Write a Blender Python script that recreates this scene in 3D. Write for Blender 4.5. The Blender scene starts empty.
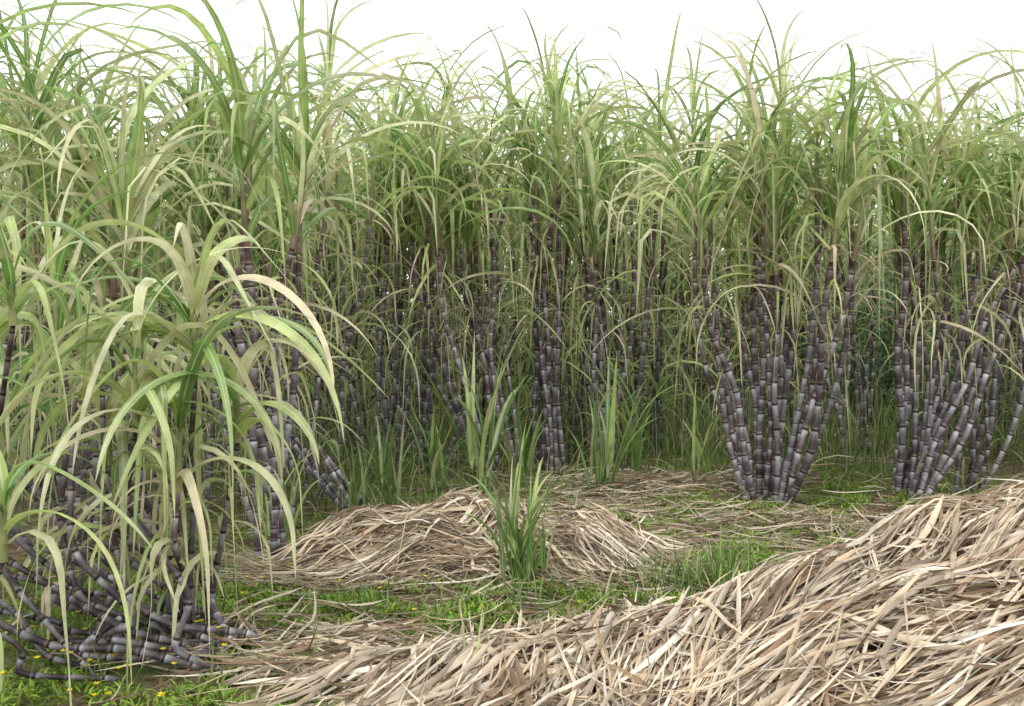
import bpy, math, numpy as np
from mathutils import Vector
R = np.random.default_rng(31)
U = lambda a,b,n=None: R.uniform(a,b,n)
scene = bpy.context.scene
COL = scene.collection

# ---------------------------------------------------------------- helpers
class B:
    def __init__(s): s.v=[];s.f=[];s.c=[];s.m=[];s.n=0
    def add(s,v,f,c,m=0):
        v=np.asarray(v,float).reshape(-1,3); f=np.asarray(f,int).reshape(-1,4)
        s.v.append(v); s.f.append(f+s.n); s.c.append(np.asarray(c,float).reshape(-1,4)); s.m.append(np.full(len(f),m)); s.n+=len(v)
    def mesh(s,name,mats,smooth=True):
        v=np.concatenate(s.v);f=np.concatenate(s.f);c=np.concatenate(s.c);m=np.concatenate(s.m)
        me=bpy.data.meshes.new(name)
        me.vertices.add(len(v)); me.vertices.foreach_set('co',v.ravel())
        me.loops.add(f.size); me.loops.foreach_set('vertex_index',f.ravel().astype(np.int32))
        me.polygons.add(len(f)); me.polygons.foreach_set('loop_start',np.arange(0,f.size,4,dtype=np.int32))
        me.polygons.foreach_set('material_index',m.astype(np.int32))
        me.polygons.foreach_set('use_smooth',np.full(len(f),smooth))
        me.update(calc_edges=True)
        a=me.color_attributes.new('Col','FLOAT_COLOR','POINT'); a.data.foreach_set('color',c.ravel())
        for x in mats: me.materials.append(x)
        return me
def obj(name,me,loc=(0,0,0),rot=0,sc=1,parent=None):
    o=bpy.data.objects.new(name,me); o.location=loc; o.rotation_euler=(0,0,rot)
    o.scale=(sc,)*3 if not hasattr(sc,'__len__') else sc
    COL.objects.link(o)
    if parent: o.parent=parent
    return o

def gh(x,y):
    return 0.035*np.sin(x*1.3+0.4)*np.sin(y*0.9+1)+0.02*np.sin(x*3.1+y*2.3)+0.012*np.sin(x*7.1-y*5.2)

def ribbons(b,P,az,th0,bend,pw,L,W,c0,c1,S=10,twist=0,kink=None,drift=0,cup=0.25,m=0,base=0.45,floor=-1.5,wig=0.0):
    P=np.asarray(P,float).reshape(-1,3);N=len(P)
    ex=lambda a: np.broadcast_to(np.asarray(a,float),(N,))[:,None]
    t=np.linspace(0,1,S+1)[None,:]
    az=ex(az)+ex(drift)*t+ wig*np.sin(t*7+R.uniform(0,6,(N,1)))
    f=t**ex(pw)
    if kink is not None:
        k=ex(kink); g=1/(1+np.exp(-(t-k)*22)); f=np.where(k>0,0.25*t+0.75*g,f)
    th=np.maximum(ex(th0)-ex(bend)*f,floor)
    d=np.stack([np.cos(th)*np.cos(az),np.cos(th)*np.sin(az),np.sin(th)],-1)
    step=d*(ex(L)/S)[...,None]
    pos=np.concatenate([np.zeros((N,1,3)),np.cumsum(step[:,:-1],1)],1)+P[:,None,:]
    s=np.stack([-np.sin(az),np.cos(az),0*az],-1); n=np.cross(d,s)
    tw=(ex(twist)*t+R.uniform(-.4,.4,(N,1)))[...,None]
    sd=np.cos(tw)*s+np.sin(tw)*n; nn=np.cross(d,sd)
    w=ex(W)*0.5*np.minimum(1,base+t*4)*np.clip(1-t,0,1)**0.55*(1-0.25*t)
    w=np.maximum(w,0.0008)[...,None]
    V=np.stack([pos-sd*w,pos+nn*w*cup,pos+sd*w],2)
    c0=np.broadcast_to(np.asarray(c0,float),(N,3));c1=np.broadcast_to(np.asarray(c1,float),(N,3))
    tc=(t**1.6)[...,None]
    C=c0[:,None,:]*(1-tc)+c1[:,None,:]*tc
    C=np.repeat(C[:,:,None,:],3,2)
    A=np.broadcast_to(np.array([1,0,1.])[None,None,:,None],(N,S+1,3,1))
    C=np.concatenate([C,A],-1)
    i=np.arange(N)[:,None,None]*(S+1)*3+np.arange(S)[None,:,None]*3+np.arange(2)[None,None,:]
    F=np.stack([i,i+1,i+4,i+3],-1)
    b.add(V,F,C,m)

GREEN=np.array([0.17,0.33,0.07]);YG=np.array([0.48,0.61,0.19]);PALE=np.array([0.82,0.80,0.50]);STRAW=np.array([0.72,0.59,0.41])
def lcol(n,w=(.3,.4,.2,.1)):
    base=np.stack([GREEN,YG,PALE,STRAW]); idx=R.choice(4,n,p=np.array(w)/sum(w)); idx2=R.choice(4,n,p=np.array(w)/sum(w))
    k=U(0,.5,n)[:,None]
    return (base[idx]*(1-k)+base[idx2]*k)*U(.70,1.15,n)[:,None]

def stalk(b,pts,r,ilen=0.115,tone=1.0,sides=7,m=1):
    pts=np.asarray(pts,float); K=len(pts)
    u=np.linspace(0,K-1,60)
    P=np.stack([np.interp(u,np.arange(K),pts[:,k]) for k in range(3)],-1)
    for _ in range(10): P[1:-1]=(P[:-2]+P[1:-1]*2+P[2:])/4
    L=np.concatenate([[0],np.cumsum(np.linalg.norm(np.diff(P,axis=0),axis=1))])
    tot=L[-1]; ss=[];rr=[];cc=[]
    s=0
    il0=ilen*U(.85,1.2)
    st=U(0.55,1.1)*tone; brn=U(0,1); wx=U(.1,.9)
    while s<tot-0.03:
        q=s/tot
        il=il0*(0.65+0.75*math.sin(min(1,q*1.15+.12)*math.pi*0.8))*U(.75,1.25)
        rad=r*(1.05-0.30*q)*U(.95,1.05)
        wax=min(1,max(0,wx+U(-.4,.4)))
        red=min(1,max(0,(q-.42)*2.0))*U(.5,1)
        mid=np.array([.085,.052,.072])*(1-wax)+np.array([.36,.33,.365])*wax
        mid=mid*(1-red)+np.array([.14,.05,.06])*red
        mid=mid*(1-.3*brn)+np.array([.17,.12,.08])*.3*brn
        waxc=np.array([.62,.60,.63])*(1-red*.7)+np.array([.34,.21,.21])*red*.7
        nd=U(.4,1)
        for tt,rm,c in ((0,1.09,np.array([.03,.018,.022])/nd*.6),(.05,1.08,np.array([.05,.03,.034])/nd*.6),(.09,1.02,np.array([.28,.23,.20])),(.2,.97,mid*.6),(.55,.95,mid),(.80,.97,mid*.55+waxc*.45),(.94,1.01,waxc)):
            ss.append(s+tt*il); rr.append(rad*rm); cc.append(c*st)
        s+=il
    ss=np.minimum(np.array(ss),tot);rr=np.array(rr);cc=np.array(cc)
    Q=np.stack([np.interp(ss,L,P[:,k]) for k in range(3)],-1)
    T=np.gradient(P,axis=0);T=np.stack([np.interp(ss,L,T[:,k]) for k in range(3)],-1);T/=np.linalg.norm(T,axis=1)[:,None]+1e-9
    a=np.cross(T,[0.13,1,0.07]);a/=np.linalg.norm(a,axis=1)[:,None];c2=np.cross(T,a)
    an=np.arange(sides)*2*math.pi/sides
    V=Q[:,None,:]+rr[:,None,None]*(a[:,None,:]*np.cos(an)[None,:,None]+c2[:,None,:]*np.sin(an)[None,:,None])
    n=len(ss);i=np.arange(n-1)[:,None]*sides;j=np.arange(sides)[None,:];j2=(j+1)%sides
    F=np.stack([i+j,i+j2,i+sides+j2,i+sides+j],-1)
    C=np.concatenate([np.repeat(cc[:,None,:],sides,1),np.ones((n,sides,1))],-1)
    b.add(V,F,C,m)
    return P,T
def tube(b,P,r,col,sides=6,m=0):
    P=np.asarray(P,float);r=np.broadcast_to(np.asarray(r,float),(len(P),))
    T=np.gradient(P,axis=0);T/=np.linalg.norm(T,axis=1)[:,None]+1e-9
    a=np.cross(T,[0.13,1,0.07]);a/=np.linalg.norm(a,axis=1)[:,None];c2=np.cross(T,a)
    an=np.arange(sides)*2*math.pi/sides
    V=P[:,None,:]+r[:,None,None]*(a[:,None,:]*np.cos(an)[None,:,None]+c2[:,None,:]*np.sin(an)[None,:,None])
    n=len(P);i=np.arange(n-1)[:,None]*sides;j=np.arange(sides)[None,:];j2=(j+1)%sides
    F=np.stack([i+j,i+j2,i+sides+j2,i+sides+j],-1)
    c=np.broadcast_to(np.asarray(col,float),(n,3));C=np.concatenate([np.repeat(c[:,None,:],sides,1),np.full((n,sides,1),.5)],-1)
    b.add(V,F,C,m)

def crown(b,top,d,n,L=(1.0,1.6),W=(.036,.074),w=(.3,.4,.2,.1),sheath=.7,S=10,wild=1.0):
    top=np.asarray(top);d=np.asarray(d)/np.linalg.norm(d)
    k=np.linspace(0,1,6)[:,None]
    up=d*(1-k*.4)+np.array([0,0,1])*k*.4
    P=top+up*k*sheath
    g=U(0,1)
    tube(b,P,np.linspace(.024,.010,6),(np.array([.20,.09,.09])*(1-g)+np.array([.34,.27,.17])*g)*(1-k)+np.array([.36,.42,.18])*k)
    q=np.sort(U(0.0,1,n)**.85)
    base=np.stack([np.interp(q,k[:,0],P[:,j]) for j in range(3)],-1)
    az=U(0,6.28)+np.arange(n)*math.pi+U(-.9,.9,n)
    th0=np.radians(50+q*34+U(-16,8,n))
    bend=np.radians((180-q*82)*U(.65,1.35,n)*wild)
    kink=np.where(U(0,1,n)<.5*(1.4-q),U(.2,.7,n),-1)
    c=lcol(n,w); dr=U(0,1,n)[:,None]*(U(0,1,n)<.55)[:,None]
    c1=c*U(.8,1.1,n)[:,None]; c1=c1*(1-dr)+(STRAW*.4+PALE*.6)*dr
    ribbons(b,base,az,th0,bend,U(.9,2.1,n),U(*L,n),U(*W,n),c,c1,S=S,twist=U(-2.2,2.2,n),kink=kink,drift=U(-.8,.8,n),wig=.10)

def hanging(b,P,T,n,lo=.35,hi=1.0,L=(.6,1.2),w=(.12,.25,.28,.35),W=(.018,.048)):
    idx=(U(lo,hi,n)*(len(P)-1)).astype(int)
    c=lcol(n,w);c1=c*.5+STRAW*.5
    ribbons(b,P[idx],U(0,6.28,n),np.radians(U(10,75,n)),np.radians(U(95,190,n)),U(.3,.9,n),U(*L,n),U(*W,n),c,c1,S=9,twist=U(-3.5,3.5,n),drift=U(-1.2,1.2,n),wig=.22)

def clump(name,n=9,br=.22,fan=.45,hs=2.5,lean=(0,0),leaf=12,hang=3,r=.027,w=(.3,.4,.2,.1),tone=1.0,hv=.18,L=(1.0,1.6),low=6,wild=1.0,hlo=.55,hL=(.7,1.5),hw=(.16,.36,.30,.18),jit=.08):
    b=B()
    for i in range(n):
        a=U(0,6.28);q=math.sqrt(U(0,1)) 
        bx,by=br*q*math.cos(a),br*q*math.sin(a)
        h=hs*U(1-hv,1+hv*.6)
        tx,ty=bx+fan*q*math.cos(a)+lean[0]*U(.35,1.5)+U(-.25,.25),by+fan*q*math.sin(a)+lean[1]*U(.6,1.3)+U(-.25,.25)
        cv=U(.02,.28)
        mids=[(bx+(tx-bx)*f+U(-jit,jit)*(f>0)+(cv*(tx-bx))*math.sin(f*3.14),by+(ty-by)*f+U(-jit,jit)*(f>0),-.05+h*f) for f in (0,.25,.5,.75,1)]
        P,T=stalk(b,mids,r*U(.68,1.18),ilen=U(.10,.15),tone=tone)
        crown(b,P[-1],P[-1]-P[-4],leaf+R.integers(-2,3),w=w,L=L,wild=wild)
        if hang: hanging(b,P,T,hang,hlo,1,hL,hw)
    if low:
        a=U(0,6.28,low*2)
        ribbons(b,np.stack([br*np.cos(a),br*np.sin(a),a*0+.02],-1),a,np.radians(U(10,80,low*2)),np.radians(U(40,150,low*2)),1.2,U(.3,.8,low*2),U(.015,.035,low*2),lcol(low*2,(.3,.2,.1,.6)),lcol(low*2,(.2,.2,.2,.6)),S=6,twist=U(-1,1,low*2))
    return b.mesh(name,[M_LEAF,M_CANE])

# ---------------------------------------------------------------- materials
def newmat(name):
    m=bpy.data.materials.new(name);m.use_nodes=True;nt=m.node_tree;nt.nodes.clear();return m,nt
def leafmat(name,trans=.35,rough=.45,nscale=9,spec=.4,rib=True,lo=.72):
    m,nt=newmat(name);N=nt.nodes.new;l=nt.links.new
    out=N('ShaderNodeOutputMaterial');at=N('ShaderNodeAttribute');at.attribute_name='Col'
    tc=N('ShaderNodeTexCoord');nz=N('ShaderNodeTexNoise');nz.inputs['Scale'].default_value=nscale;nz.inputs['Detail'].default_value=4
    l(tc.outputs['Object'],nz.inputs['Vector'])
    mr=N('ShaderNodeMapRange');mr.inputs[1].default_value=.3;mr.inputs[2].default_value=.7;mr.inputs[3].default_value=lo;mr.inputs[4].default_value=1.2
    l(nz.outputs['Fac'],mr.inputs[0])
    cx=N('ShaderNodeCombineXYZ');ml=N('ShaderNodeMath');ml.operation='MULTIPLY';ml.inputs[1].default_value=9
    l(at.outputs['Alpha'],ml.inputs[0]);l(ml.outputs[0],cx.inputs[0])
    va=N('ShaderNodeVectorMath');va.operation='MULTIPLY_ADD';va.inputs[1].default_value=(1.5,1.5,1.5);l(tc.outputs['Object'],va.inputs[0]);l(cx.outputs[0],va.inputs[2])
    n2=N('ShaderNodeTexNoise');n2.inputs['Scale'].default_value=2.2;l(va.outputs[0],n2.inputs['Vector'])
    m2=N('ShaderNodeMapRange');m2.inputs[1].default_value=.3;m2.inputs[2].default_value=.7;m2.inputs[3].default_value=.75;m2.inputs[4].default_value=1.15
    l(n2.outputs['Fac'],m2.inputs[0])
    mm=N('ShaderNodeMath');mm.operation='MULTIPLY';l(mr.outputs[0],mm.inputs[0]);l(m2.outputs[0],mm.inputs[1])
    mx=N('ShaderNodeVectorMath');mx.operation='SCALE';l(at.outputs['Color'],mx.inputs[0]);l(mm.outputs[0],mx.inputs['Scale'])
    colout=mx.outputs[0]
    if rib:
        lt=N('ShaderNodeMath');lt.operation='LESS_THAN';lt.inputs[1].default_value=.13;l(at.outputs['Alpha'],lt.inputs[0])
        ms=N('ShaderNodeMath');ms.operation='MULTIPLY';ms.inputs[1].default_value=.5;l(lt.outputs[0],ms.inputs[0])
        mi=N('ShaderNodeMix');mi.data_type='RGBA';l(ms.outputs[0],mi.inputs[0]);l(colout,mi.inputs[6]);mi.inputs[7].default_value=(.74,.76,.48,1);colout=mi.outputs[2]
        n3=N('ShaderNodeTexNoise');n3.inputs['Scale'].default_value=3.5;n3.inputs['Detail'].default_value=6;l(tc.outputs['Object'],n3.inputs['Vector'])
        m3=N('ShaderNodeMapRange');m3.inputs[1].default_value=.60;m3.inputs[2].default_value=.70;m3.inputs[3].default_value=0;m3.inputs[4].default_value=.5;l(n3.outputs['Fac'],m3.inputs[0])
        mj=N('ShaderNodeMix');mj.data_type='RGBA';l(m3.outputs[0],mj.inputs[0]);l(colout,mj.inputs[6]);mj.inputs[7].default_value=(.62,.50,.28,1);colout=mj.outputs[2]
    p=N('ShaderNodeBsdfPrincipled');p.inputs['Roughness'].default_value=rough;p.inputs['Specular IOR Level'].default_value=spec
    l(colout,p.inputs['Base Color'])
    if trans>0:
        t=N('ShaderNodeBsdfTranslucent');l(colout,t.inputs['Color']);x=N('ShaderNodeMixShader');x.inputs[0].default_value=trans
        l(p.outputs[0],x.inputs[1]);l(t.outputs[0],x.inputs[2]);l(x.outputs[0],out.inputs['Surface'])
    else: l(p.outputs[0],out.inputs['Surface'])
    return m
M_LEAF=leafmat('cane_leaf',.38,.38,spec=.5)
M_CANE=leafmat('cane_stalk',0,.5,26,.3,False,lo=.5)
M_STRAW=leafmat('dry_cane_leaf',.12,.55,7,.3,False)
M_WEED=leafmat('weed_leaf',.3,.5,5,.3,False)
M_BARK=leafmat('bark',0,.9,12,.2,False)

def groundmat():
    m,nt=newmat('field_soil');N=nt.nodes.new;l=nt.links.new
    out=N('ShaderNodeOutputMaterial');p=N('ShaderNodeBsdfPrincipled');p.inputs['Roughness'].default_value=.95;p.inputs['Specular IOR Level'].default_value=.15
    tc=N('ShaderNodeTexCoord')
    def nz(s,d=8,r=.6):
        n=N('ShaderNodeTexNoise');n.inputs['Scale'].default_value=s;n.inputs['Detail'].default_value=d;n.inputs['Roughness'].default_value=r;l(tc.outputs['Object'],n.inputs['Vector']);return n
    a=nz(14);b_=nz(1.3,7);c=nz(45,6)
    r=N('ShaderNodeValToRGB');e=r.color_ramp.elements;e[0].position=.32;e[0].color=(.06,.04,.025,1);e[1].position=.68;e[1].color=(.34,.26,.17,1);x=e.new(.5);x.color=(.16,.11,.07,1)
    l(a.outputs['Fac'],r.inputs[0])
    r2=N('ShaderNodeValToRGB');e=r2.color_ramp.elements;e[0].color=(.06,.12,.02,1);e[1].color=(.22,.32,.08,1);e[0].position=.35;e[1].position=.65;l(c.outputs['Fac'],r2.inputs[0])
    mr=N('ShaderNodeMapRange');mr.inputs[1].default_value=.46;mr.inputs[2].default_value=.58;l(b_.outputs['Fac'],mr.inputs[0])
    mu=N('ShaderNodeMath');mu.operation='MULTIPLY';mu.inputs[1].default_value=.75;l(mr.outputs[0],mu.inputs[0])
    mi=N('ShaderNodeMix');mi.data_type='RGBA';l(mu.outputs[0],mi.inputs[0]);l(r.outputs[0],mi.inputs[6]);l(r2.outputs[0],mi.inputs[7])
    l(mi.outputs[2],p.inputs['Base Color'])
    bp=N('ShaderNodeBump');bp.inputs['Strength'].default_value=.9;bp.inputs['Distance'].default_value=.03;l(c.outputs['Fac'],bp.inputs['Height']);l(bp.outputs[0],p.inputs['Normal'])
    l(p.outputs[0],out.inputs['Surface']);return m
M_GROUND=groundmat()

# ---------------------------------------------------------------- ground
def grid(b,xs,ys,hf,col=(.3,.22,.14)):
    X,Y=np.meshgrid(xs,ys,indexing='ij');Z=hf(X,Y);nx,ny=X.shape
    i=np.arange(nx-1)[:,None]*ny+np.arange(ny-1)[None,:]
    F=np.stack([i,i+ny,i+ny+1,i+1],-1)
    C=np.empty((nx*ny,4));C[:,:3]=col;C[:,3]=.5
    b.add(np.stack([X,Y,Z],-1),F,C)
xs=np.concatenate([[-400,-150,-60,-25],np.linspace(-12,14,200),[25,60,150,400]])
ys=np.concatenate([[-100,-30,-8],np.linspace(0,22,180),[30,50,100,200,600]])
b=B();grid(b,xs,ys,gh);obj('ground',b.mesh('ground',[M_GROUND]))

# ---------------------------------------------------------------- straw piles
def sm(x): x=np.clip(x,0,1);return x*x*(3-2*x)
def lump(x,y): return .5+.5*np.sin(x*4.1+1.3*np.sin(y*2.7))*np.cos(y*3.7+1.1*np.sin(x*3.0))
def H1(x,y):
    rid=np.interp(x,[-.9,-.5,-.1,.45,.8,1.2,1.65,2.1,2.5,3.2,4.2,5.0],[0,.06,.17,.22,.23,.36,.52,.66,.76,.82,.55,0])
    yc=np.interp(x,[-1,0.2,1,2.5,4.5],[4.2,4.45,4.65,4.95,5.2])
    d=y-yc; f=np.where(d>0,1-sm(d/.8),1-sm(-d/2.6)**1.1)
    g=.05*np.sin(x*2.6+y*5.2)*np.sin(y*3.1-x*1.2)
    lay=.045*np.sin((y*1.0-x*.25)*9+np.sin(x*2)*1.2)*np.clip(rid*2,0,1)
    return gh(x,y)-.05+(rid*(.90+.22*lump(x,y))+g+lay)*f+.02*f
def H2(x,y):
    e=lambda cx,cy,rx,ry,h:h*np.clip(1-((x-cx)/rx)**2-((y-cy)/ry)**2,0,1)**1.1
    a=np.maximum(e(-.82,6.75,.85,.6,.31),e(.35,6.7,.75,.58,.26));a=np.maximum(a,e(-.25,6.95,.8,.5,.32))
    return gh(x,y)-.02+a*(.7+.5*lump(x*1.7,y*2.1))
def straw_on(b,hf,pts,ang,L,W,lay=.07,S=7,cols=None,curve=.5,lift=.06):
    N=len(pts);t=np.linspace(-.5,.5,S+1)[None,:]
    a=ang[:,None]+U(-curve,curve,N)[:,None]*(t+.5)
    kk=(U(0,1,N)<.12)[:,None]*U(-1.4,1.4,N)[:,None]*(t>U(-.2,.3,N)[:,None]); a=a+kk
    dx=np.cos(a)*L[:,None]/S;dy=np.sin(a)*L[:,None]/S
    x=np.cumsum(dx,1);y=np.cumsum(dy,1);x=x-x.mean(1,keepdims=True)+pts[:,:1];y=y-y.mean(1,keepdims=True)+pts[:,1:2]
    off=U(.0,1,N)[:,None]**1.5*lay
    k=U(-1,1,N)[:,None]
    z=np.maximum(hf(x,y),gh(x,y))+off+.006+lift*np.abs(k)*np.clip(np.sign(k)*t*2,0,1)**2*U(0,1.3,N)[:,None]+(lay*.35)*np.sin(t*6+U(0,6,N)[:,None])*U(0,.6,N)[:,None]
    pos=np.stack([x,y,z],-1);d=np.gradient(pos,axis=1);d/=np.linalg.norm(d,axis=2)[...,None]
    s=np.cross(d,[0,0,1.]);s/=np.linalg.norm(s,axis=2)[...,None]+1e-9;n=np.cross(s,d)
    ro=(U(-1.1,1.1,N)[:,None]+U(-1.6,1.6,N)[:,None]*t)[...,None]
    sd=np.cos(ro)*s+np.sin(ro)*n;nn=np.cross(sd,d)
    w=(W[:,None]*.5*np.clip((.5-np.abs(t)**1.0)*5,.12,1)*(1-.35*(t+.5)))[...,None]
    V=np.stack([pos-sd*w,pos+nn*w*.35,pos+sd*w],2)
    C=np.repeat(np.repeat(cols[:,None,:],S+1,1)[:,:,None,:],3,2)
    A=np.broadcast_to(np.array([1,0,1.])[None,None,:,None],(N,S+1,3,1));C=np.concatenate([C,A],-1)
    i=np.arange(N)[:,None,None]*(S+1)*3+np.arange(S)[None,:,None]*3+np.arange(2)[None,None,:]
    b.add(V,np.stack([i,i+1,i+4,i+3],-1),C)
def scol(n,dark=.2):
    p=np.stack([[.74,.63,.47],[.68,.55,.38],[.56,.43,.28],[.80,.72,.58],[.27,.18,.11],[.45,.36,.26]])
    w=np.array([.27,.22,.15,.18,dark*.6,dark*.6]);w/=w.sum()
    return p[R.choice(6,n,p=w)]*U(.72,1.12,n)[:,None]
b=B();grid(b,np.linspace(-1.2,5.1,120),np.linspace(1.9,6.3,90),lambda x,y:H1(x,y)-.04,(.10,.065,.04))
n=15000;x=U(-.9,5,n);y=U(2.0,6.0,n);k=(H1(x,y)-gh(x,y)>.01);x=x[k];y=y[k];n=len(x)
bl=sm((x-.45)/.9+.3*np.sin(y*2.1+x*1.5))
ang=(1-bl)*math.radians(-112)+bl*math.radians(-160)+.20*np.sin(x*3.3+y*1.7)+.18*np.sin(y*5.3-x*2.1)+R.normal(0,.24,n)
ang=np.where(U(0,1,n)<.12,U(-3.1,3.1,n),ang)
straw_on(b,H1,np.stack([x,y],-1),ang,U(.35,1.3,n),.007+.030*U(0,1,n)**1.4,lay=.11,cols=scol(n,.4),lift=.09,curve=.4)
n=120;x=U(-.4,3.6,n);y=U(2.6,5.2,n)
straw_on(b,H1,np.stack([x,y],-1),math.radians(-140)+R.normal(0,.6,n),U(.5,1.0,n),U(.025,.045,n),lay=.06,cols=scol(n,.0)*1.0,lift=.14,curve=.8)
obj('dry_leaf_pile',b.mesh('dry_leaf_pile',[M_STRAW]))
b=B();grid(b,np.linspace(-1.9,1.25,80),np.linspace(5.95,7.6,50),lambda x,y:H2(x,y)-.03,(.10,.065,.04))
n=7500;x=U(-1.8,1.2,n);y=U(6.0,7.5,n);k=(H2(x,y)-gh(x,y)>.01);x=x[k];y=y[k];n=len(x)
ang=np.where(x<-.1,math.radians(-172)+.36*(x+.75)+(y-6.75)*-.5,math.radians(-28)-.72*np.clip(.9-x,0,1))+R.normal(0,.28,n)+.25*np.sin(x*4+y*5)
ang=np.where(U(0,1,n)<.12,U(-3.1,3.1,n),ang)
straw_on(b,H2,np.stack([x,y],-1),ang,U(.3,.95,n),.006+.026*U(0,1,n)**1.3,lay=.11,cols=scol(n,.45),lift=.09,curve=.4)
obj('dry_leaf_pile',b.mesh('dry_leaf_pile',[M_STRAW]))

# straw litter
b=B();n=12000;x=U(-4,7,n);y=U(3.3,14,n)
dn=.5+.5*np.sin(x*1.1+.7)*np.sin(y*1.3+x*.4)
dn=dn*.6+.5*np.exp(-((x-1.8)**2/3+(y-8.6)**2/5))-.35*((x<-1.2)&(y<6.2))
k=U(0,1,n)<dn;x=x[k];y=y[k];n=len(x)
straw_on(b,gh,np.stack([x,y],-1),U(-3.14,3.14,n),U(.12,.7,n),U(.005,.022,n),lay=.05,cols=scol(n,1.4)*.8,lift=.07,curve=1.0)
for cx,cy,sx,sy,nn,la in [(-.85,4.75,.45,.28,440,.10),(1.3,10.0,.8,.4,700,.15),(-1.2,6.15,.4,.12,160,.06),(.6,6.1,.5,.12,120,.06),(1.5,7.6,.6,.35,260,.06),(.6,8.7,.8,.35,350,.06),(2.4,8.1,.8,.3,320,.05),(-.2,5.6,.7,.25,110,.05),(3.3,8.3,.7,.4,180,.05)]:
    x=R.normal(cx,sx,nn);y=R.normal(cy,sy,nn)
    straw_on(b,gh,np.stack([x,y],-1),math.radians(-165)+R.normal(0,.8,nn),U(.25,.9,nn),U(.006,.024,nn),lay=la,cols=scol(nn,.8)*.95,lift=.12,curve=.9)
obj('straw_litter',b.mesh('straw_litter',[M_STRAW]))

# ---------------------------------------------------------------- weeds
b=B()
patches=[(-2.3,4.6,.9,.7,11000),(-1.2,5.5,.6,.45,6000),(-2.6,6.0,1.0,.5,4000),(-.4,5.6,.6,.22,5000),(.9,5.95,.45,.28,4600),(1.4,6.6,.5,.35,3800),(3.1,10.4,.9,.9,7000),(2.6,9.3,.9,.5,3800),(1.2,7.9,.7,.3,3500),(.9,11.5,1.5,.6,2500),(-1.2,8.0,.8,.5,2800),(4.4,9.0,.8,.5,2300),(-.8,4.2,.4,.25,2800),(1.5,8.6,.6,.25,2300),(-.2,8.0,.7,.3,2200),(2.6,7.4,.7,.4,2300)]
for cx,cy,sx,sy,n in patches:
    x=R.normal(cx,sx,n);y=R.normal(cy,sy,n);q=(np.sin(x*6+y*4)*np.sin(y*7-x*3)+.5*np.sin(x*17+y*5)*np.sin(y*13)>-.2)&(H2(x,y)-gh(x,y)<.05)&(H1(x,y)-gh(x,y)<.06);x=x[q];y=y[q];n=len(x)
    c=np.array([.18,.36,.05])*U(.5,1.5,n)[:,None]+np.array([.18,.11,.01])*U(0,1,n)[:,None]
    ribbons(b,np.stack([x,y,gh(x,y)+U(0,.045,n)],-1),U(0,6.28,n),np.radians(U(15,80,n)),np.radians(U(20,120,n)),1,U(.02,.075,n),U(.008,.026,n),c*.7,c,S=3,base=.5)
obj('ground_weeds',b.mesh('ground_weeds',[M_WEED]))
b=B()
for cx,cy,sx,sy,n,hh in [(1.2,6.1,.35,.2,450,.28),(-2.4,5.2,.6,.5,300,.25),(3.2,11,1.0,.6,500,.3),(-.3,5.7,.5,.15,150,.2),(.2,12.5,3.5,.8,1500,1.0),(5,12.5,2,.8,900,1.0),(-2.0,10.0,1.5,.8,900,.6),(-1.1,8.8,.8,.5,250,.4)]:
    x=R.normal(cx,sx,n);y=R.normal(cy,sy,n);c=lcol(n,(.6,.33,.05,.06))*.85
    ribbons(b,np.stack([x,y,gh(x,y)],-1),U(0,6.28,n),np.radians(U(60,90,n)),np.radians(U(10,110,n)),1.6,hh*U(.4,1.2,n),U(.006,.018,n),c*.7,c,S=5)
obj('tall_grass',b.mesh('tall_grass',[M_WEED]))
b=B();n=70;x=np.concatenate([R.normal(-2.0,.5,n),R.normal(-1.3,.6,20),R.normal(3,.8,8)]);y=np.concatenate([R.normal(4.6,.45,n),R.normal(6.0,.5,20),R.normal(10.6,.6,8)])
for xx,yy in zip(x,y):
    h=U(.07,.16);z=float(gh(xx,yy));tube(b,[(xx,yy,z),(xx+.005,yy,z+h*.5),(xx,yy,z+h)],.0015,(.1,.2,.04),4)
    a=np.arange(6)*1.047
    ribbons(b,np.repeat([[xx,yy,z+h]],6,0),a,np.radians(35),.5,1,.018,.014,(.9,.70,.02),(.95,.8,.03),S=3,base=.6)
obj('yellow_wildflowers',b.mesh('yellow_wildflowers',[M_WEED]))

def shoot(name,x,y,n,h,w=.03,col=(.6,.36,.05,.05),spread=.1):
    b=B();a=U(0,6.28,n)
    c=lcol(n,col)
    P=np.stack([U(-1,1,n)*spread,U(-1,1,n)*spread*.6,U(0,.25,n)*h],-1)
    ribbons(b,P,a,np.radians(U(60,89,n)),np.radians(U(5,90,n)),1.8,h*U(.5,1.05,n)*(1-P[:,2]/h*.7),w*U(.7,1.3,n),c*.85,c,S=8,twist=U(-.8,.8,n))
    for i in range(3): tube(b,[(U(-1,1)*spread*.5,0,-.02),(U(-1,1)*spread*.5,0,h*.2),(U(-1,1)*spread*.6,0,h*.4)],[.012,.01,.004],(.22,.30,.08))
    obj(name,b.mesh(name,[M_LEAF]),(x,y,float(gh(x,y))))
for a in [(.04,6.0,24,1.15,.042),(.12,6.05,8,.7,.032),(-.19,4.10,9,.42,.022),(-1.15,9.2,14,.95,.045),(-.75,9.6,14,1.1,.045),(.85,9.6,14,1.5,.065),(.1,9.9,12,1.1,.05),(-1.7,7.2,14,.9,.04),(1.3,10.6,14,1.6,.065),(-.3,9.3,16,1.8,.065),(1.9,9.9,10,1.1,.05),(-1.3,8.3,10,.9,.04)]:
    shoot('young_sugarcane',*a)

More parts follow.
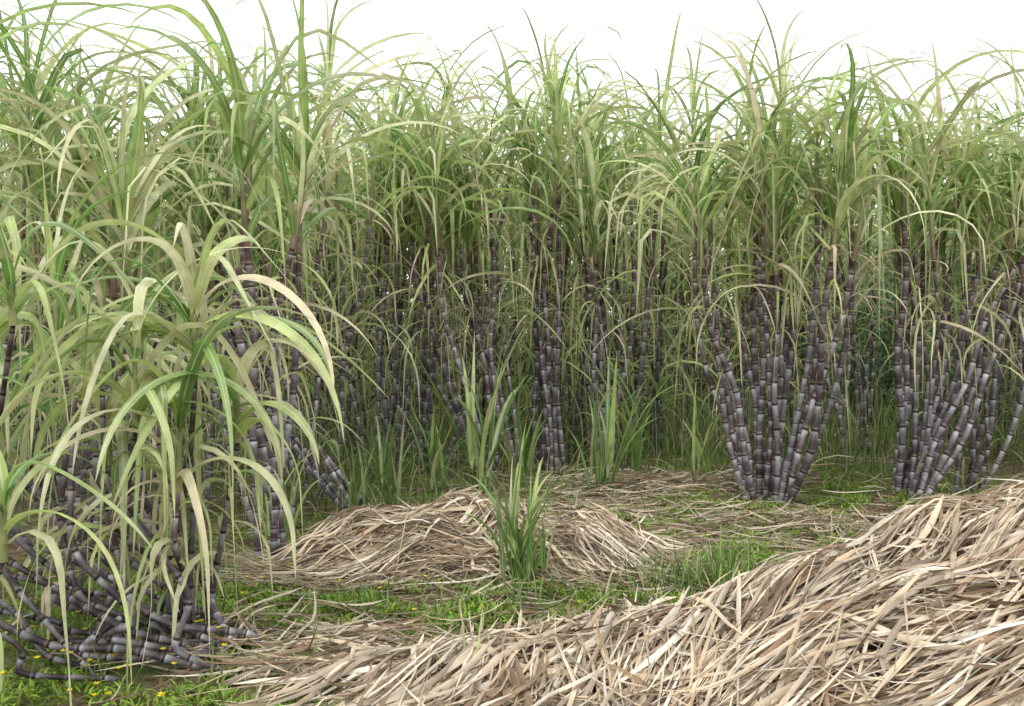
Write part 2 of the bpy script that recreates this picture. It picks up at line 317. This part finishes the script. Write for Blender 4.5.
# ---------------------------------------------------------------- sugarcane
LF=(1.05,1.85)
front=[
 (2.35,9.1,23,dict(br=.2,fan=.42,hs=2.5,r=.028,hang=4,hv=.18,hlo=.75)),
 (3.78,9.5,21,dict(br=.15,fan=.22,hs=2.45,r=.028,lean=(.50,0),hang=4,hv=.18,hlo=.7)),
 (4.5,9.9,6,dict(br=.2,fan=.3,hs=2.4,r=.028,lean=(.3,0),hang=5)),
 (5.4,9.9,7,dict(br=.25,fan=.4,hs=2.6,lean=(.1,0),hang=5)),
 (.45,10.7,7,dict(br=.18,fan=.22,hs=3.0,r=.029,lean=(-.15,0),hang=5)),
 (1.10,11.1,11,dict(br=.22,fan=.35,hs=2.9,r=.027,hang=5)),
 (-.05,10.4,11,dict(br=.25,fan=.3,hs=2.8,r=.026,lean=(-.5,0),hang=5)),
 (-.85,10.8,9,dict(br=.25,fan=.35,hs=2.8,r=.026,lean=(.15,0),hang=5)),
 (-1.35,10.5,8,dict(br=.2,fan=.35,hs=2.7,r=.026,lean=(-.1,0),hang=5)),
 (4.3,12.3,7,dict(br=.3,fan=.35,hs=2.8,r=.026,hang=5)),
 (-2.1,9.0,6,dict(br=.35,fan=.4,hs=2.4,lean=(-.1,0),hang=5)),
 (-1.62,6.7,4,dict(br=.13,fan=.14,hs=2.35,r=.026,lean=(-.12,.1),hv=.1,hang=4,leaf=15)),
 (-1.85,7.7,4,dict(br=.3,fan=.3,hs=2.1,r=.022,lean=(-.3,.1),hang=6)),
 (-2.5,6.9,5,dict(br=.35,fan=.3,hs=2.1,r=.022,lean=(-.1,.1),hang=6)),
 (-3.2,7.6,6,dict(br=.35,fan=.3,hs=2.4,r=.023,hang=6)),
 (-3.0,8.8,6,dict(br=.35,fan=.4,hs=2.5,hang=6,r=.025)),
 (-3.3,6.1,5,dict(br=.3,fan=.3,hs=1.9,r=.022,hang=6)),
 (-4.2,7.2,6,dict(br=.3,fan=.4,hs=2.4,hang=6,r=.024)),
 (-4.0,8.9,6,dict(br=.3,fan=.4,hs=2.6,hang=6,r=.025)),
 (-2.4,10.4,6,dict(br=.3,fan=.4,hs=2.5,hang=6,r=.025)),
]
for x,y,n,k in front:
    kk=dict(leaf=13,L=LF);kk.update(k)
    wl=(.29,.41,.22,.08) if x>-1.5 else (.36,.33,.24,.07)
    obj('sugarcane_clump',clump('sugarcane_clump',n=n,w=wl,**kk),(x,y,float(gh(x,y))))
tm=[clump('sugarcane_row_plant',n=6,br=.38,fan=.5,hs=h,leaf=15,L=(1.1,1.8),hang=12,hlo=.12,hL=(.7,1.6),hw=(.40,.42,.12,.06),low=8,r=.022,w=(.35,.43,.16,.06),hv=.32,tone=.75) for h in (3.0,2.8,3.1,2.5,2.9,2.7)]
bg=bpy.data.objects.new('background_sugarcane_rows',None);COL.objects.link(bg)
y=12.6
while y<20:
    hw=y*.56+1.5;x=-hw+U(0,1)
    while x<hw+1:
        gap=(abs(x-.385*y)<.5) and y<17
        if not gap:
            obj('sugarcane_row_plant',tm[R.integers(6)],(x+U(-.2,.2),y+U(-.3,.3),0),U(0,6.28),U(.9,1.15)*(1+.012*(y-12)),bg)
        x+=U(.95,1.45)
    y+=1.75
for (x,y) in [(-5.2,8.2),(-5.0,9.8),(-4.6,10.8),(-3.5,10.6),(-5.6,6.6),(7.2,10.6),(7.5,8.8),(6.6,11.8),(-1.7,11.9),(3.2,12.4)]:
    obj('sugarcane_row_plant',tm[R.integers(6)],(x,y,0),U(0,6.28),U(.85,1.0),bg)

# --- short drooping cane, foreground left
def droop(b,P,nl,h,Lr,Wr,bias=True,w=(.28,.34,.33,.05)):
    top=P[-1];k=np.linspace(0,1,5)[:,None];Q=top+np.array([U(-.05,.05),0,1])*k*h
    tube(b,Q,np.linspace(.022,.010,5),(.36,.38,.16))
    q=np.sort(U(0,1,nl));bs=np.stack([np.interp(q,k[:,0],Q[:,j]) for j in range(3)],-1)
    az=U(0,6.28,nl)
    if bias: az=np.where(U(0,1,nl)<.7,np.where(np.arange(nl)%2==0,U(-1.1,.4,nl),math.pi+U(-.4,1.1,nl)),az)
    c=lcol(nl,w)
    kink=np.where(U(0,1,nl)<.55,U(.12,.42,nl),-1)
    ribbons(b,bs,az,np.radians(35+45*q+U(-8,8,nl)),np.radians(U(120,170,nl)*(1.1-.25*q)),U(.5,1.2,nl),U(*Lr,nl),U(*Wr,nl),c,c*.5+PALE*.35+STRAW*.15,S=16,kink=kink,twist=U(-1.6,1.6,nl),drift=U(-.5,.5,nl),wig=.10,cup=.3)
b=B();base=np.array([-1.62,4.85,0.])
for tx,ty,tz,nl in [(-1.50,4.72,1.58,18),(-1.74,4.6,1.30,14),(-1.34,4.85,1.20,11),(-1.95,4.8,1.1,10),(-1.60,5.0,1.65,12),(-1.55,4.6,1.0,9)]:
    bx,by=base[0]+U(-.1,.14),base[1]+U(-.1,.1)
    P,T=stalk(b,[(bx,by,-.03),(bx+(tx-bx)*.2+U(-.08,.08),by,.4),(tx+U(-.06,.06),ty,tz*.6),(tx,ty,tz-.15)],.017,tone=.7)
    droop(b,P,nl,.30,(.75,1.25),(.05,.09))
    hanging(b,P,T,10,.3,1,(.4,.9),w=(.1,.35,.4,.15),W=(.02,.05))
obj('drooping_sugarcane',b.mesh('drooping_sugarcane',[M_LEAF,M_CANE]))
b=B()
for tx,ty,tz,nl in [(-2.28,4.55,1.72,11),(-1.98,3.85,.80,8),(-2.65,4.9,1.5,11),(-2.25,5.6,1.2,9)]:
    P,T=stalk(b,[(tx-.25,ty+.1,-.03),(tx-.2,ty+.1,tz*.4),(tx,ty,tz-.1)],.016,tone=.7)
    droop(b,P,nl,.22,(.7,1.2),(.045,.08),False,(.33,.35,.27,.05))
obj('drooping_sugarcane',b.mesh('drooping_sugarcane',[M_LEAF,M_CANE]))
# --- leaning cane stalks, lower left
b=B()
for i in range(24):
    x0=-1.32+U(-.7,.2);y0=4.65+U(-.3,.7);x1=x0-U(.5,1.6);y1=y0+U(-.2,.7);z1=U(.2,1.1)
    pts=[(x0,y0,.03+U(0,.06)),(x0-U(.1,.5),y0+U(-.15,.15),.05+U(0,.14)),(x0*.5+x1*.5+U(-.2,.15),y0*.5+y1*.5,z1*.35+U(0,.15)),(x1,y1,z1),(x1-U(.0,.3),y1+.2,z1+U(.4,.8))]
    P,T=stalk(b,pts,U(.012,.020),tone=.65,ilen=.10)
    if i%3==0: crown(b,P[-1],P[-1]-P[-5],10,w=(.35,.35,.25,.05),sheath=.4,L=(.7,1.3))
    hanging(b,P,T,2,.5,1,(.3,.8))
obj('leaning_sugarcane',b.mesh('leaning_sugarcane',[M_LEAF,M_CANE]))
b=B()
for i in range(6):
    x0=-1.22+U(-.15,.1);y0=8.5+U(-.3,.3);q=U(.7,1.2)
    P,T=stalk(b,[(x0,y0,.0),(x0-.22*q,y0,.3),(x0-.65*q,y0+.1,.9),(x0-1.0*q,y0+.1,1.6),(x0-1.15*q,y0+.1,2.2)],.025)
    crown(b,P[-1],P[-1]-P[-5],12);hanging(b,P,T,5)
obj('leaning_sugarcane',b.mesh('leaning_sugarcane',[M_LEAF,M_CANE]))

# ---------------------------------------------------------------- shrubs behind
def foliage(b,cents,rad,n,size,col):
    cents=np.asarray(cents);i=R.integers(0,len(cents),n)
    d=R.normal(0,1,(n,3));d/=np.linalg.norm(d,axis=1)[:,None]
    P=cents[i]+d*(rad*U(.3,1,n)**.5)[:,None]*U(.7,1.2,n)[:,None]
    c=np.array(col)*U(.6,1.5,n)[:,None]
    ribbons(b,P,U(0,6.28,n),U(-.8,1.2,n),U(0,1,n),1,size*U(.7,1.3,n),size*.5,c*.8,c,S=3,base=.3,m=0)
b=B();cs=np.stack([U(5.0,9,30),U(14.6,18,30),U(.3,2.9,30)],-1);foliage(b,cs,.55,10000,.13,(.22,.37,.20))
for i in range(10): tube(b,[(5.8+i*.33,17.2,0),(5.9+i*.33,17.2,1.2),(5.7+i*.36,17.1,2.3)],[.03,.02,.01],(.15,.11,.08),m=1)
obj('background_shrubs',b.mesh('background_shrubs',[M_WEED,M_BARK]))
b=B();n=420;cs=np.stack([np.linspace(-24,24,n),U(21.5,24,n),U(.1,3.6,n)],-1);foliage(b,cs,.75,42000,.42,(.15,.26,.08))
obj('distant_tree_line',b.mesh('distant_tree_line',[M_WEED]))

# ---------------------------------------------------------------- light
w=bpy.data.worlds.new('World');scene.world=w;w.use_nodes=True;nt=w.node_tree
bgn=nt.nodes['Background'];sky=nt.nodes.new('ShaderNodeTexSky');sky.sky_type='NISHITA';sky.sun_disc=False
el,rt=math.radians(55),math.radians(200)
sky.sun_elevation=el;sky.sun_rotation=rt
mi=nt.nodes.new('ShaderNodeMix');mi.data_type='RGBA';mi.inputs[0].default_value=.85;mi.inputs[7].default_value=(13.4,13.6,13.9,1)
nt.links.new(sky.outputs[0],mi.inputs[6]);nt.links.new(mi.outputs[2],bgn.inputs['Color']);bgn.inputs['Strength'].default_value=.145
s=bpy.data.lights.new('sun','SUN');s.energy=1.5;s.angle=math.radians(12);s.color=(1,.97,.92)
so=bpy.data.objects.new('sun',s);COL.objects.link(so)
dv=Vector((math.sin(rt)*math.cos(el),math.cos(rt)*math.cos(el),math.sin(el)))
so.rotation_euler=dv.to_track_quat('Z','Y').to_euler()
cam=bpy.data.cameras.new('camera');cam.lens=35;cam.sensor_width=36;cam.clip_end=2000
co=bpy.data.objects.new('camera',cam);COL.objects.link(co);co.location=(0,0,1.6);co.rotation_euler=(math.radians(90-1.32),0,0);scene.camera=co
scene.view_settings.view_transform='Standard';scene.view_settings.look='None';scene.view_settings.exposure=0
